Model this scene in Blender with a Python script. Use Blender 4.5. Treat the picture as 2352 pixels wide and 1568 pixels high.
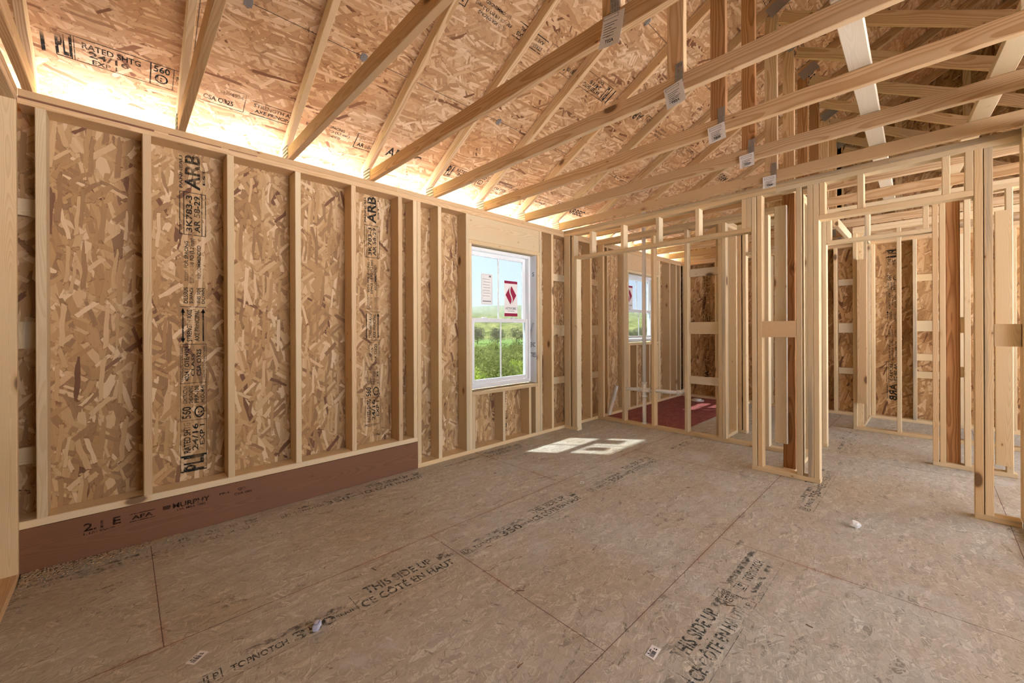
import bpy, bmesh, math, random
from mathutils import Vector, Matrix
random.seed(7)
for o in list(bpy.data.objects): bpy.data.objects.remove(o)
S = bpy.context.scene
COL = S.collection
R = math.radians

# ---------------------------------------------------------------- camera
CH = 1.2419
cam_d = bpy.data.cameras.new('camera'); cam = bpy.data.objects.new('camera', cam_d); COL.objects.link(cam)
cam_d.sensor_width = 36.0; cam_d.lens = 925.05/2352*36.0; cam_d.shift_y = -(784-755.48)/2352
cam_d.clip_start = .02; cam_d.clip_end = 3000
yaw, pit, rol = R(46.0104), R(-0.0095), R(-0.2410)
F = Vector((math.cos(yaw)*math.cos(pit), math.sin(yaw)*math.cos(pit), math.sin(pit)))
Rt = Vector((math.sin(yaw), -math.cos(yaw), 0)); Up = Rt.cross(F)
R2 = Rt*math.cos(rol)+Up*math.sin(rol); U2 = -Rt*math.sin(rol)+Up*math.cos(rol)
cam.matrix_world = Matrix(((R2.x,U2.x,-F.x,0),(R2.y,U2.y,-F.y,0),(R2.z,U2.z,-F.z,CH),(0,0,0,1)))
S.camera = cam

# ---------------------------------------------------------------- light
S.view_settings.view_transform = 'Standard'; S.view_settings.look = 'None'
S.view_settings.gamma = 1; S.view_settings.use_curve_mapping = False
S.view_settings.exposure = 1.55
WORLD = 1.75
SUNSIDE = 4.2      # hazy sky is brighter on the side of the sun
SUN = 30.0
w = bpy.data.worlds.new('sky'); S.world = w; w.use_nodes = True
nt = w.node_tree; nt.nodes.clear()
tc = nt.nodes.new('ShaderNodeTexCoord'); sp = nt.nodes.new('ShaderNodeSeparateXYZ')
rp = nt.nodes.new('ShaderNodeValToRGB'); bg = nt.nodes.new('ShaderNodeBackground'); ou = nt.nodes.new('ShaderNodeOutputWorld')
nt.links.new(tc.outputs['Generated'], sp.inputs[0]); nt.links.new(sp.outputs['Z'], rp.inputs[0])
e = rp.color_ramp.elements
e[0].position = 0.0; e[0].color = (.90,.97,1.04,1); e[1].position = .55; e[1].color = (.60,.76,1,1)
m_ = rp.color_ramp.elements.new(.12); m_.color = (.78,.90,1.06,1)
bg.inputs[1].default_value = WORLD
hz = nt.nodes.new('ShaderNodeVectorMath'); hz.operation = 'DOT_PRODUCT'; hz.inputs[1].default_value = (.10,.995,0)
nt.links.new(tc.outputs['Generated'], hz.inputs[0])
mr = nt.nodes.new('ShaderNodeMapRange'); mr.inputs[1].default_value = 0; mr.inputs[2].default_value = 1; mr.inputs[3].default_value = 1; mr.inputs[4].default_value = SUNSIDE
nt.links.new(hz.outputs['Value'], mr.inputs[0])
ml = nt.nodes.new('ShaderNodeMath'); ml.operation = 'MULTIPLY'; ml.inputs[1].default_value = WORLD
nt.links.new(mr.outputs[0], ml.inputs[0]); nt.links.new(ml.outputs[0], bg.inputs[1])
nt.links.new(rp.outputs[0], bg.inputs[0]); nt.links.new(bg.outputs[0], ou.inputs[0])
sd = bpy.data.lights.new('sun','SUN'); sun = bpy.data.objects.new('sun', sd); COL.objects.link(sun)
sd.energy = SUN; sd.angle = R(1.6); sd.color = (1,.97,.92)
sun.rotation_euler = Vector((.42,-.55,-1)).to_track_quat('-Z','Y').to_euler()

# ---------------------------------------------------------------- node helpers
class NT:
    def __init__(s, name):
        s.m = bpy.data.materials.new(name); s.m.use_nodes = True; s.t = s.m.node_tree; s.t.nodes.clear()
        s.out = s.n('OutputMaterial')
    def n(s, k, **kw):
        nd = s.t.nodes.new('ShaderNode'+k)
        for a, v in kw.items(): setattr(nd, a, v)
        return nd
    def l(s, a, b): s.t.links.new(a, b)
    def put(s, sock, v):
        if isinstance(v, (int, float)): sock.default_value = v
        elif isinstance(v, (tuple, list)): sock.default_value = v if len(v) == len(sock.default_value) else (*v, 1)
        else: s.l(v, sock)
    def math(s, op, a, b=0.0, c=0.0, clamp=False):
        nd = s.n('Math', operation=op, use_clamp=clamp)
        for i, v in enumerate((a, b, c)): s.put(nd.inputs[i], v)
        return nd.outputs[0]
    def vm(s, op, a, b=(0,0,0)):
        nd = s.n('VectorMath', operation=op); s.put(nd.inputs[0], a); s.put(nd.inputs[1], b); return nd.outputs[0]
    def mix(s, f, a, b, mode='MIX'):
        nd = s.n('Mix', data_type='RGBA', blend_type=mode); s.put(nd.inputs[0], f); s.put(nd.inputs[6], a); s.put(nd.inputs[7], b); return nd.outputs[2]
    def ramp(s, f, stops, interp='LINEAR'):
        nd = s.n('ValToRGB'); cr = nd.color_ramp; cr.interpolation = interp
        while len(cr.elements) > 1: cr.elements.remove(cr.elements[-1])
        cr.elements[0].position = stops[0][0]; cr.elements[0].color = (*stops[0][1],1)
        for p, c in stops[1:]:
            q = cr.elements.new(p); q.color = (*c,1)
        s.put(nd.inputs[0], f); return nd.outputs[0]
    def step(s, x, a, b):
        nd = s.n('MapRange', interpolation_type='SMOOTHSTEP'); s.put(nd.inputs[0], x); s.put(nd.inputs[1], a); s.put(nd.inputs[2], b)
        return nd.outputs[0]
    def noise(s, v, scale, detail=3, rough=.5):
        nd = s.n('TexNoise'); s.put(nd.inputs['Vector'], v); nd.inputs['Scale'].default_value = scale
        nd.inputs['Detail'].default_value = detail; nd.inputs['Roughness'].default_value = rough; return nd.outputs[0]
    def bsdf(s, col, rough=.6, metal=0, spec=.3, bump=None, bstr=.2, bdist=.002, **kw):
        b = s.n('BsdfPrincipled'); s.put(b.inputs['Base Color'], col); s.put(b.inputs['Roughness'], rough)
        b.inputs['Metallic'].default_value = metal; b.inputs['Specular IOR Level'].default_value = spec
        for k, v in kw.items(): s.put(b.inputs[k], v)
        if bump is not None:
            bp = s.n('Bump'); bp.inputs['Strength'].default_value = bstr; bp.inputs['Distance'].default_value = bdist
            s.l(bump, bp.inputs['Height']); s.l(bp.outputs[0], b.inputs['Normal'])
        s.l(b.outputs[0], s.out.inputs[0]); return b

def plain(name, col, rough=.5, metal=0, spec=.4, var=.06, scale=30):
    t = NT(name); c = t.n('TexCoord')
    nz = t.noise(c.outputs['Object'], scale, 3)
    col2 = tuple(min(1, x*(1+var)) for x in col); col1 = tuple(x*(1-var) for x in col)
    t.bsdf(t.mix(nz, col1, col2), rough, metal, spec); return t.m

# per layer: angle to the strong axis, length factor, width factor
ANGS = [(4,1.1,1.2),(-24,.9,1.3),(31,.8,1.0),(-9,1.25,1.0),(58,.6,.8),(14,1.0,.75),(-44,.7,.9),(-3,1.3,.7),(22,.85,.45),(-16,.7,.35)]
FANG = [(5,3.2,5.5),(-38,2.4,4.2),(62,2.0,3.2),(-8,2.2,2.2),(28,1.6,1.6),(-70,1.1,1.1),(-20,1.5,.8),(48,1.3,.7),(10,1.6,.6)]
# oriented strand board: overlapping stranded flakes at several angles (UV in metres, u = strong axis)
def osb(name, stops, L=.11, W=.022, spread=38, layers=6, edge=.55, grain=.14, seams=None, tint=None, rough=.75, cover=.5, scuff=0.0, angs=None, wobble=.018):
    t = NT(name); uv = t.n('UVMap').outputs[0]
    wob = t.n('TexNoise'); wob.inputs['Scale'].default_value = 6; wob.inputs['Detail'].default_value = 1; t.l(uv, wob.inputs['Vector'])
    wv = t.vm('SCALE', t.vm('SUBTRACT', wob.outputs['Color'], (.5,.5,.5))); wv.node.inputs['Scale'].default_value = wobble
    base = t.vm('ADD', uv, wv)
    col = None; hgt = None
    rag = t.math('MULTIPLY_ADD', t.noise(uv, 26/max(L*4,.2), 2, .6), .30, -.15)
    gr = t.noise(t.vm('MULTIPLY', uv, (14, 170, 1)), 1, 2)
    rr = random.Random(hash(name) % 1000 if False else len(name)*13)
    for i in range(layers):
        ang = (i/(layers-1)-.5)*2*spread + rr.uniform(-9, 9)
        if i % 2: ang = -ang*.8
        k = 1.0 + .35*rr.uniform(-1, 1)
        ang, k, wk = (angs or ANGS)[i % len(angs or ANGS)]
        mp = t.n('Mapping'); mp.inputs['Rotation'].default_value = (0,0,R(ang)); mp.inputs['Location'].default_value = (rr.uniform(0,50), rr.uniform(0,50), 0)
        t.l(base, mp.inputs['Vector'])
        sc = t.vm('MULTIPLY', mp.outputs[0], (1/(L*k), 1/(W*wk), 0))
        vo = t.n('TexVoronoi', voronoi_dimensions='2D', distance='CHEBYCHEV'); vo.inputs['Scale'].default_value = 1; vo.inputs['Randomness'].default_value = .85
        t.l(sc, vo.inputs['Vector'])
        s3 = t.n('SeparateColor'); t.l(vo.outputs['Color'], s3.inputs[0])
        d = t.math('ADD', vo.outputs['Distance'], rag)
        fl = t.ramp(s3.outputs[1], stops)
        if i == 0:
            col = fl; continue
        size = t.math('MULTIPLY_ADD', s3.outputs[2], .22, .22)
        inside = t.math('MULTIPLY', t.math('LESS_THAN', d, size), t.math('GREATER_THAN', s3.outputs[0], 1-cover))
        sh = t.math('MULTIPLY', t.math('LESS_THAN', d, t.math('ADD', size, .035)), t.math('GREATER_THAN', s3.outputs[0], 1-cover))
        col = t.mix(t.math('MULTIPLY', sh, edge), col, t.mix(1, col, (.45,.33,.25), 'MULTIPLY'))  # shadow edge beside each flake painted into the colour
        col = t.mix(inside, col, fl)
    col = t.mix(grain*1.3, col, t.mix(gr, (.0,.0,.0), (1,1,1)), 'SOFT_LIGHT')
    big = t.noise(uv, 1.3, 3)
    if tint: col = t.mix(t.step(big, .35, .7), col, t.mix(1, col, tint, 'MULTIPLY'))
    if scuff:
        sc_ = t.math('MULTIPLY', t.step(t.noise(uv, 2.1, 5, .65), .55, .72), scuff)
        col = t.mix(sc_, col, (.60,.60,.585))
    if seams:
        x0, y0, bw, bh, mort, scol, bleed = seams
        mp = t.n('Mapping'); mp.inputs['Location'].default_value = (-x0+bw*10, -y0+bh*10, 0)
        nz = t.n('TexNoise'); nz.inputs['Scale'].default_value = 60; t.l(uv, nz.inputs['Vector'])
        jit = t.vm('SCALE', t.vm('SUBTRACT', nz.outputs['Color'], (.5,.5,.5))); jit.node.inputs['Scale'].default_value = .004
        t.l(t.vm('ADD', uv, jit), mp.inputs['Vector'])
        def brick(m, sm=0.0):
            b = t.n('TexBrick'); b.offset = .5; b.offset_frequency = 2; t.l(mp.outputs[0], b.inputs['Vector'])
            b.inputs['Scale'].default_value = 1; b.inputs['Mortar Size'].default_value = m; b.inputs['Mortar Smooth'].default_value = sm
            b.inputs['Brick Width'].default_value = bw; b.inputs['Row Height'].default_value = bh; return b.outputs['Fac']
        if bleed:
            f2 = t.math('MULTIPLY', brick(.03, 1.0), t.math('MULTIPLY', t.step(t.noise(uv, 3.7, 3), .42, .66), bleed))
            col = t.mix(f2, col, t.mix(1, col, (.92,.66,.60), 'MULTIPLY'))
        col = t.mix(t.math('MULTIPLY', brick(mort), .85), col, scol)
    t.bsdf(col, rough, 0, .25, bump=t.noise(uv, 140, 2), bstr=.35, bdist=.001); return t.m

# solid sawn lumber: growth rings around an off-centre pith, knots, per-board variation (local X = length)
def wood(name, early, late, ring=.0045, contrast=.5, knots=.9, var=.18, warm=(1,1,1), blue=0.0, rough=.62):
    t = NT(name); tcx = t.n('TexCoord'); oi = t.n('ObjectInfo'); rnd = oi.outputs['Random']
    p0 = tcx.outputs['Object']
    off = t.n('CombineXYZ'); t.put(off.inputs[0], t.math('MULTIPLY', rnd, 37.0)); t.put(off.inputs[1], t.math('MULTIPLY', rnd, 11.0)); t.put(off.inputs[2], t.math('MULTIPLY', rnd, 5.0))
    p = t.vm('ADD', p0, off.outputs[0])
    # knots
    ks = t.vm('MULTIPLY', p, (3.1, 6.5, 6.5))
    vo = t.n('TexVoronoi', voronoi_dimensions='3D'); vo.inputs['Scale'].default_value = 1; t.l(ks, vo.inputs['Vector'])
    sc = t.n('SeparateColor'); t.l(vo.outputs['Color'], sc.inputs[0])
    has = t.math('GREATER_THAN', sc.outputs[0], knots)
    kd = t.math('MULTIPLY', has, t.math('SUBTRACT', 1.0, t.step(vo.outputs['Distance'], .0, .34)))
    wobx = t.n('TexNoise'); wobx.inputs['Scale'].default_value = 1; wobx.inputs['Detail'].default_value = 2
    t.l(t.vm('MULTIPLY', p, (1.1, 3, 3)), wobx.inputs['Vector'])
    wb = t.n('SeparateColor'); t.l(wobx.outputs['Color'], wb.inputs[0])
    s0 = t.n('SeparateXYZ'); t.l(p0, s0.inputs[0])
    oy = t.math('MULTIPLY_ADD', t.math('FRACT', t.math('MULTIPLY', rnd, 7.3)), .10, -.05)
    oz = t.math('MULTIPLY_ADD', t.math('FRACT', t.math('MULTIPLY', rnd, 13.7)), .05, .018)
    yy = t.math('ADD', t.math('ADD', s0.outputs[1], oy), t.math('MULTIPLY_ADD', wb.outputs[0], .07, -.035))
    zz = t.math('ADD', t.math('ADD', s0.outputs[2], oz), t.math('MULTIPLY_ADD', wb.outputs[1], .09, -.045))
    r_ = t.math('SQRT', t.math('ADD', t.math('MULTIPLY', yy, yy), t.math('MULTIPLY', zz, zz)))
    r_ = t.math('ADD', r_, t.math('MULTIPLY', kd, .02))
    fine = t.noise(t.vm('MULTIPLY', p, (3, 90, 90)), 1, 3)
    r_ = t.math('ADD', r_, t.math('MULTIPLY', fine, .0012))
    sn = t.math('FRACT', t.math('DIVIDE', r_, ring))
    lt = t.math('MULTIPLY', t.step(sn, .25, .88), t.math('SUBTRACT', 1.0, t.step(sn, .93, 1.0)))
    col = t.mix(t.math('MULTIPLY', lt, contrast), early, late)
    fib = t.noise(t.vm('MULTIPLY', p, (6, 300, 300)), 1, 2)
    col = t.mix(.16, col, t.mix(fib, (.1,.1,.1), (.9,.9,.9)), 'SOFT_LIGHT')
    big = t.noise(t.vm('MULTIPLY', p, (1.2, 5, 5)), 1, 3)
    col = t.mix(t.math('MULTIPLY', t.step(big, .45, .75), .35), col, t.mix(1, col, (1.0,.86,.70), 'MULTIPLY'))
    if blue:
        bl = t.math('MULTIPLY', t.math('GREATER_THAN', t.math('FRACT', t.math('MULTIPLY', rnd, 29.1)), 1-blue), t.step(t.noise(t.vm('MULTIPLY', p, (.9, 20, 20)), 1, 4), .45, .65))
        col = t.mix(t.math('MULTIPLY', bl, .55), col, (.26,.25,.23))
    # board to board
    r1 = t.math('FRACT', t.math('MULTIPLY', rnd, 17.9)); r2 = t.math('FRACT', t.math('MULTIPLY', rnd, 41.3))
    vv = t.math('MULTIPLY_ADD', r1, 2*var, 1-var)
    cc = t.n('CombineColor'); t.put(cc.inputs[0], vv); t.put(cc.inputs[1], t.math('MULTIPLY', vv, t.math('MULTIPLY_ADD', r2, .10, .94))); t.put(cc.inputs[2], t.math('MULTIPLY', vv, t.math('MULTIPLY_ADD', r2, .24, .86)))
    col = t.mix(1, col, cc.outputs[0], 'MULTIPLY')
    kc = t.step(kd, .45, .72)
    col = t.mix(t.math('MULTIPLY', t.step(kd, .12, .6), .45), col, t.mix(1, col, (.72,.5,.32), 'MULTIPLY'))
    col = t.mix(t.math('MULTIPLY', kc, .8), col, (.10,.045,.02))
    pk = t.n('TexVoronoi', voronoi_dimensions='3D'); pk.inputs['Scale'].default_value = 1; t.l(t.vm('MULTIPLY', p, (7.5, 15, 15)), pk.inputs['Vector'])
    ps = t.n('SeparateColor'); t.l(pk.outputs['Color'], ps.inputs[0])
    pd = t.math('MULTIPLY', t.math('GREATER_THAN', ps.outputs[1], .80), t.math('SUBTRACT', 1.0, t.step(pk.outputs['Distance'], .035, .10)))
    col = t.mix(t.math('MULTIPLY', pd, .75), col, (.16,.075,.03))
    hl = t.math('MULTIPLY', t.math('GREATER_THAN', ps.outputs[1], .80), t.math('SUBTRACT', 1.0, t.step(pk.outputs['Distance'], .08, .24)))
    col = t.mix(t.math('MULTIPLY', hl, .35), col, t.mix(1, col, (.80,.60,.42), 'MULTIPLY'))
    if warm != (1,1,1): col = t.mix(1, col, warm, 'MULTIPLY')
    t.bsdf(col, rough, 0, .28); return t.m

WALL_ST = [(0,(.20,.095,.05)),(.02,(.22,.11,.06)),(.035,(.34,.195,.095)),(.3,(.46,.275,.125)),(.6,(.56,.355,.17)),(.85,(.65,.44,.24)),(1,(.77,.58,.36))]
ROOF_ST = [(0,(.20,.09,.04)),(.02,(.24,.115,.055)),(.04,(.42,.24,.115)),(.35,(.53,.32,.165)),(.7,(.62,.41,.23)),(1,(.76,.56,.36))]
FLOOR_ST = [(0,(.28,.25,.20)),(.04,(.43,.40,.332)),(.4,(.51,.482,.403)),(.8,(.565,.537,.457)),(1,(.69,.675,.59))]
RED_ST = [(0,(.20,.055,.05)),(.3,(.29,.085,.075)),(.8,(.34,.11,.10)),(1,(.40,.15,.135))]
M = {}
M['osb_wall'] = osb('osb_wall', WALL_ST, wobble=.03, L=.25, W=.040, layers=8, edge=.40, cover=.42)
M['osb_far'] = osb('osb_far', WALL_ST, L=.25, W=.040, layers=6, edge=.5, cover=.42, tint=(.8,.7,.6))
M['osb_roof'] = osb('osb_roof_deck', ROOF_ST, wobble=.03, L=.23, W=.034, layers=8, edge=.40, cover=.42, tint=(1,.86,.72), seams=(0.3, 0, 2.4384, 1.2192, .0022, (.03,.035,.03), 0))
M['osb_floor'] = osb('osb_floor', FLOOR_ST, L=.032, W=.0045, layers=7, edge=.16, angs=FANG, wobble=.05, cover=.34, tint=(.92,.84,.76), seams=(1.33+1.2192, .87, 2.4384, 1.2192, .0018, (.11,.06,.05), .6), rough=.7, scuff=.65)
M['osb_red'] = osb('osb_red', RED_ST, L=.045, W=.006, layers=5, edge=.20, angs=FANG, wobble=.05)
M['spf'] = wood('spf_lumber', (.75,.605,.385), (.63,.46,.25), ring=.0038, contrast=.55, knots=.82, var=.13, blue=.06)
M['spf_warm'] = wood('spf_lumber_warm', (.70,.51,.30), (.56,.36,.18), ring=.0045, contrast=.6, knots=.82, var=.12)
M['pine'] = wood('southern_pine', (.70,.50,.29), (.50,.285,.125), ring=.009, contrast=.75, knots=.90, var=.13)
M['pine_red'] = wood('southern_pine_red', (.47,.255,.115), (.27,.115,.04), ring=.010, contrast=.8, knots=.92, var=.12)
M['white_board'] = wood('white_board', (.74,.65,.51), (.65,.54,.39), ring=.004, contrast=.4, knots=.86, var=.04)
M['lvl'] = wood('laminated_beam', (.235,.105,.052), (.16,.065,.03), ring=.006, contrast=.35, knots=.93, var=.0, rough=.5)
M['steel'] = plain('galvanised_steel', (.40,.40,.39), .42, .75, .5, .2, 300)
M['pvc'] = plain('white_pvc', (.93,.94,.95), .3, 0, .5, .02)
M['vinyl'] = plain('white_vinyl', (.84,.86,.88), .35, 0, .5, .02)
M['wrap'] = plain('house_wrap', (.92,.94,.96), .5, 0, .3, .05, 12)
M['paper'] = plain('paper', (.88,.87,.84), .7, 0, .2, .03)
M['foil'] = plain('foam_scrap', (.85,.85,.82), .7, 0, .2, .05)
M['cap'] = plain('lilac_plastic', (.62,.62,.75), .4, 0, .4, .03)
M['wine'] = plain('wine_red_print', (.33,.015,.06), .5, 0, .3, .02)
M['greyink'] = plain('grey_print', (.25,.26,.27), .6, 0, .2, .02)
M['ink_solid'] = plain('black_print', (.03,.03,.03), .6, 0, .2, .02)
M['blue_ink'] = plain('blue_grey_print', (.20,.26,.32), .6, 0, .2, .02)
M['chip'] = plain('wood_chip', (.72,.58,.40), .7, 0, .2, .1)
M['black'] = plain('black_rubber', (.03,.03,.032), .5, 0, .4, .05)
def ink(name, col, lo, hi, scale=55, op=.9):
    t = NT(name); c = t.n('TexCoord')
    nz = t.noise(c.outputs['Object'], scale, 4, .7); nz2 = t.noise(c.outputs['Object'], 5, 2)
    f = t.math('MULTIPLY', t.math('MULTIPLY', t.step(nz, lo, hi), t.step(nz2, .25, .5)), op)
    b = t.n('BsdfDiffuse'); t.put(b.inputs[0], col); tr = t.n('BsdfTransparent'); mx = t.n('MixShader')
    t.put(mx.inputs[0], f); t.l(tr.outputs[0], mx.inputs[1]); t.l(b.outputs[0], mx.inputs[2]); t.l(mx.outputs[0], t.out.inputs[0]); return t.m
M['ink'] = ink('worn_black_ink', (.03,.03,.028), .30, .46, 70, .92)
M['ink_floor'] = ink('worn_floor_ink', (.075,.08,.072), .36, .56, 60, .78)
M['ink_faint'] = ink('faint_floor_ink', (.09,.09,.08), .42, .62, 30, .6)
M['ink_lvl'] = ink('beam_ink', (.02,.012,.008), .32, .5, 60, .85)
def glass():
    t = NT('tinted_glass'); tr = t.n('BsdfTransparent'); tr.inputs[0].default_value = (.24,.25,.255,1)
    gl = t.n('BsdfGlossy'); gl.inputs['Roughness'].default_value = .02; gl.inputs[0].default_value = (.9,.95,1,1)
    lw = t.n('LayerWeight'); lw.inputs[0].default_value = .5; mx = t.n('MixShader')
    t.l(t.math('MULTIPLY_ADD', t.math('POWER', lw.outputs['Facing'], 4.0), .28, .02), mx.inputs[0]); t.l(tr.outputs[0], mx.inputs[1]); t.l(gl.outputs[0], mx.inputs[2]); t.l(mx.outputs[0], t.out.inputs[0]); return t.m
M['glass'] = glass()

# ---------------------------------------------------------------- object helpers
def tag(o, label=None, cat=None, group=None, kind=None):
    if label: o['label'] = label
    if cat: o['category'] = cat
    if group: o['group'] = group
    if kind: o['kind'] = kind
    return o
def link(name, me, mat, parent=None, mw=None):
    o = bpy.data.objects.new(name, me); COL.objects.link(o)
    if mat is not None and me is not None and not me.materials: me.materials.append(mat if not isinstance(mat, str) else M[mat])
    if parent is not None: o.parent = parent
    if mw is not None:
        if parent is not None:
            pm = PW[parent.name]; o.matrix_local = pm.inverted() @ mw
        else: o.matrix_local = mw
    elif parent is not None: o.matrix_local = PW[parent.name].inverted()
    PW[o.name] = mw if mw is not None else Matrix()
    return o
PW = {}
def empty(name, loc=(0,0,0), label=None, cat=None, group=None, kind=None):
    o = bpy.data.objects.new(name, None); COL.objects.link(o); o.location = loc; o.empty_display_size = .1
    PW[o.name] = Matrix.Translation(loc); tag(o, label, cat, group, kind); return o
MC = {}
def bar_mesh(L, W, T, ch=.003):
    k = (round(L,4), round(W,4), round(T,4), ch)
    me = bpy.data.meshes.new('board'); bm = bmesh.new()
    c = min(ch, W*.2, T*.2); y, z = W/2, T/2
    prof = [(-y+c,-z),(y-c,-z),(y,-z+c),(y,z-c),(y-c,z),(-y+c,z),(-y,z-c),(-y,-z+c)]
    a = [bm.verts.new((-L/2, p[0], p[1])) for p in prof]; b = [bm.verts.new((L/2, p[0], p[1])) for p in prof]
    bm.faces.new(a[::-1]); bm.faces.new(b)
    for i in range(8):
        j = (i+1) % 8; bm.faces.new((a[i], a[j], b[j], b[i]))
    bmesh.ops.recalc_face_normals(bm, faces=bm.faces); bm.to_mesh(me); bm.free(); return me
def board(name, parent, mat, p0, p1, W, T, wdir):
    """bar from p0 to p1 (centre line), width W along wdir, thickness T across"""
    p0, p1, wdir = Vector(p0), Vector(p1), Vector(wdir)
    x = (p1-p0).normalized(); y = (wdir - x*wdir.dot(x)).normalized(); z = x.cross(y)
    c = (p0+p1)/2
    mw = Matrix(((x.x,y.x,z.x,c.x),(x.y,y.y,z.y,c.y),(x.z,y.z,z.z,c.z),(0,0,0,1)))
    return link(name, bar_mesh((p1-p0).length, W, T), M[mat] if isinstance(mat,str) else mat, parent, mw)
def box(name, parent, mat, x0, x1, y0, y1, z0, z1):
    """axis aligned lumber: longest axis becomes the grain direction"""
    d = [abs(x1-x0), abs(y1-y0), abs(z1-z0)]; c = Vector(((x0+x1)/2,(y0+y1)/2,(z0+z1)/2))
    i = d.index(max(d)); rest = [k for k in range(3) if k != i]
    wi = rest[0] if d[rest[0]] >= d[rest[1]] else rest[1]; ti = rest[1] if wi == rest[0] else rest[0]
    ax = [Vector((1,0,0)), Vector((0,1,0)), Vector((0,0,1))]
    return board(name, parent, mat, c-ax[i]*d[i]/2, c+ax[i]*d[i]/2, d[wi], d[ti], ax[wi])
def bm_box(bm, x0,x1,y0,y1,z0,z1, uvf=None):
    vs = [bm.verts.new(p) for p in [(x0,y0,z0),(x1,y0,z0),(x1,y1,z0),(x0,y1,z0),(x0,y0,z1),(x1,y0,z1),(x1,y1,z1),(x0,y1,z1)]]
    fs = [bm.faces.new([vs[i] for i in f]) for f in [(3,2,1,0),(4,5,6,7),(0,1,5,4),(1,2,6,5),(2,3,7,6),(3,0,4,7)]]
    return fs
def mesh_from(bm, name='m', uvf=None, smooth=False):
    bmesh.ops.recalc_face_normals(bm, faces=bm.faces)
    if uvf:
        ul = bm.loops.layers.uv.new('UVMap')
        for f in bm.faces:
            for l in f.loops: l[ul].uv = uvf(l.vert.co)
    if smooth:
        for f in bm.faces: f.smooth = True
    me = bpy.data.meshes.new(name); bm.to_mesh(me); bm.free(); return me
def boxes(name, parent, mat, lst, uvf=None, bev=0):
    bm = bmesh.new()
    for b in lst: bm_box(bm, *b)
    if bev: bmesh.ops.bevel(bm, geom=bm.edges[:], offset=bev, segments=1, affect='EDGES')
    return link(name, mesh_from(bm, name, uvf), mat, parent, None)
def tube(bm, p0, p1, r0, r1=None, n=16, cap=True):
    p0, p1 = Vector(p0), Vector(p1); r1 = r0 if r1 is None else r1
    d = (p1-p0).normalized(); a = d.orthogonal().normalized(); b = d.cross(a)
    A = [bm.verts.new(p0+(a*math.cos(2*math.pi*i/n)+b*math.sin(2*math.pi*i/n))*r0) for i in range(n)]
    B = [bm.verts.new(p1+(a*math.cos(2*math.pi*i/n)+b*math.sin(2*math.pi*i/n))*r1) for i in range(n)]
    for i in range(n):
        f = bm.faces.new((A[i],A[(i+1)%n],B[(i+1)%n],B[i])); f.smooth = True
    if cap: bm.faces.new(A[::-1]); bm.faces.new(B)
_tc = {}
def text_mesh(s):
    if s not in _tc:
        cu = bpy.data.curves.new('t','FONT'); cu.body = s; cu.resolution_u = 3; cu.offset = .022
        ob = bpy.data.objects.new('t', cu); COL.objects.link(ob); bpy.context.view_layer.update()
        me = bpy.data.meshes.new_from_object(ob.evaluated_get(bpy.context.evaluated_depsgraph_get()))
        bpy.data.objects.remove(ob); _tc[s] = me
    return _tc[s]
def stamp(name, parent, mat, items, O, U, V, flip=False):
    """ink lettering laid on a surface: items in the (u,v) plane; ('t',text,x,y,w,h) fits text into a box, ('r',x,y,w,h,t) outlines, ('f',x,y,w,h) fills"""
    O, U, V = Vector(O), Vector(U).normalized(), Vector(V).normalized()
    bm = bmesh.new()
    def q(x0,y0,x1,y1): bm.faces.new([bm.verts.new((a,b,0)) for a,b in ((x0,y0),(x1,y0),(x1,y1),(x0,y1))])
    for it in items:
        if it[0] == 't':
            _, s, x, y, w, h = it[:6]; me = text_mesh(s)
            xs = [v.co.x for v in me.vertices]; ys = [v.co.y for v in me.vertices]
            if not xs: continue
            ax, bx, ay, by = min(xs), max(xs), min(ys), max(ys); n0 = len(bm.verts)
            bm.from_mesh(me); bm.verts.ensure_lookup_table()
            rot = it[6] if len(it) > 6 else 0
            for v in bm.verts[n0:]:
                a = (v.co.x-ax)/(bx-ax); b = (v.co.y-ay)/max(by-ay,1e-6)
                if rot == 90: a, b = 1-b, a
                elif rot == -90: a, b = b, 1-a
                elif rot == 180: a, b = 1-a, 1-b
                if len(it) > 7: a = 1-a
                v.co = Vector((x+a*w, y+b*h, 0))
        elif it[0] == 'r':
            _, x, y, w, h, t = it; q(x,y,x+w,y+t); q(x,y+h-t,x+w,y+h); q(x,y+t,x+t,y+h-t); q(x+w-t,y+t,x+w,y+h-t)
        elif it[0] == 'f': q(it[1],it[2],it[1]+it[3],it[2]+it[4])
        elif it[0] == 'p': bm.faces.new([bm.verts.new((a,b,0)) for a,b in it[1]])
    N = U.cross(V)
    for v in bm.verts: v.co = O+U*v.co.x+V*v.co.y
    me = bpy.data.meshes.new(name); bm.to_mesh(me); bm.free()
    return link(name, me, M[mat], parent, None)

# ---------------------------------------------------------------- key dimensions (metres)
YW, XP, HC = 3.177, 3.976, 2.464          # stud faces of the window wall and of the closet partition, plate height
D6, D4, TH = .140, .089, .038
XF = 7.40                                  # far outside wall
SL = .555
def zb(y): return 2.73+SL*(2.971-y)        # underside of the rafters
YR = -1.50                                 # ridge line
ZR = zb(YR)
cosS = 1/math.sqrt(1+SL*SL); VD = D4/cosS

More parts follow.
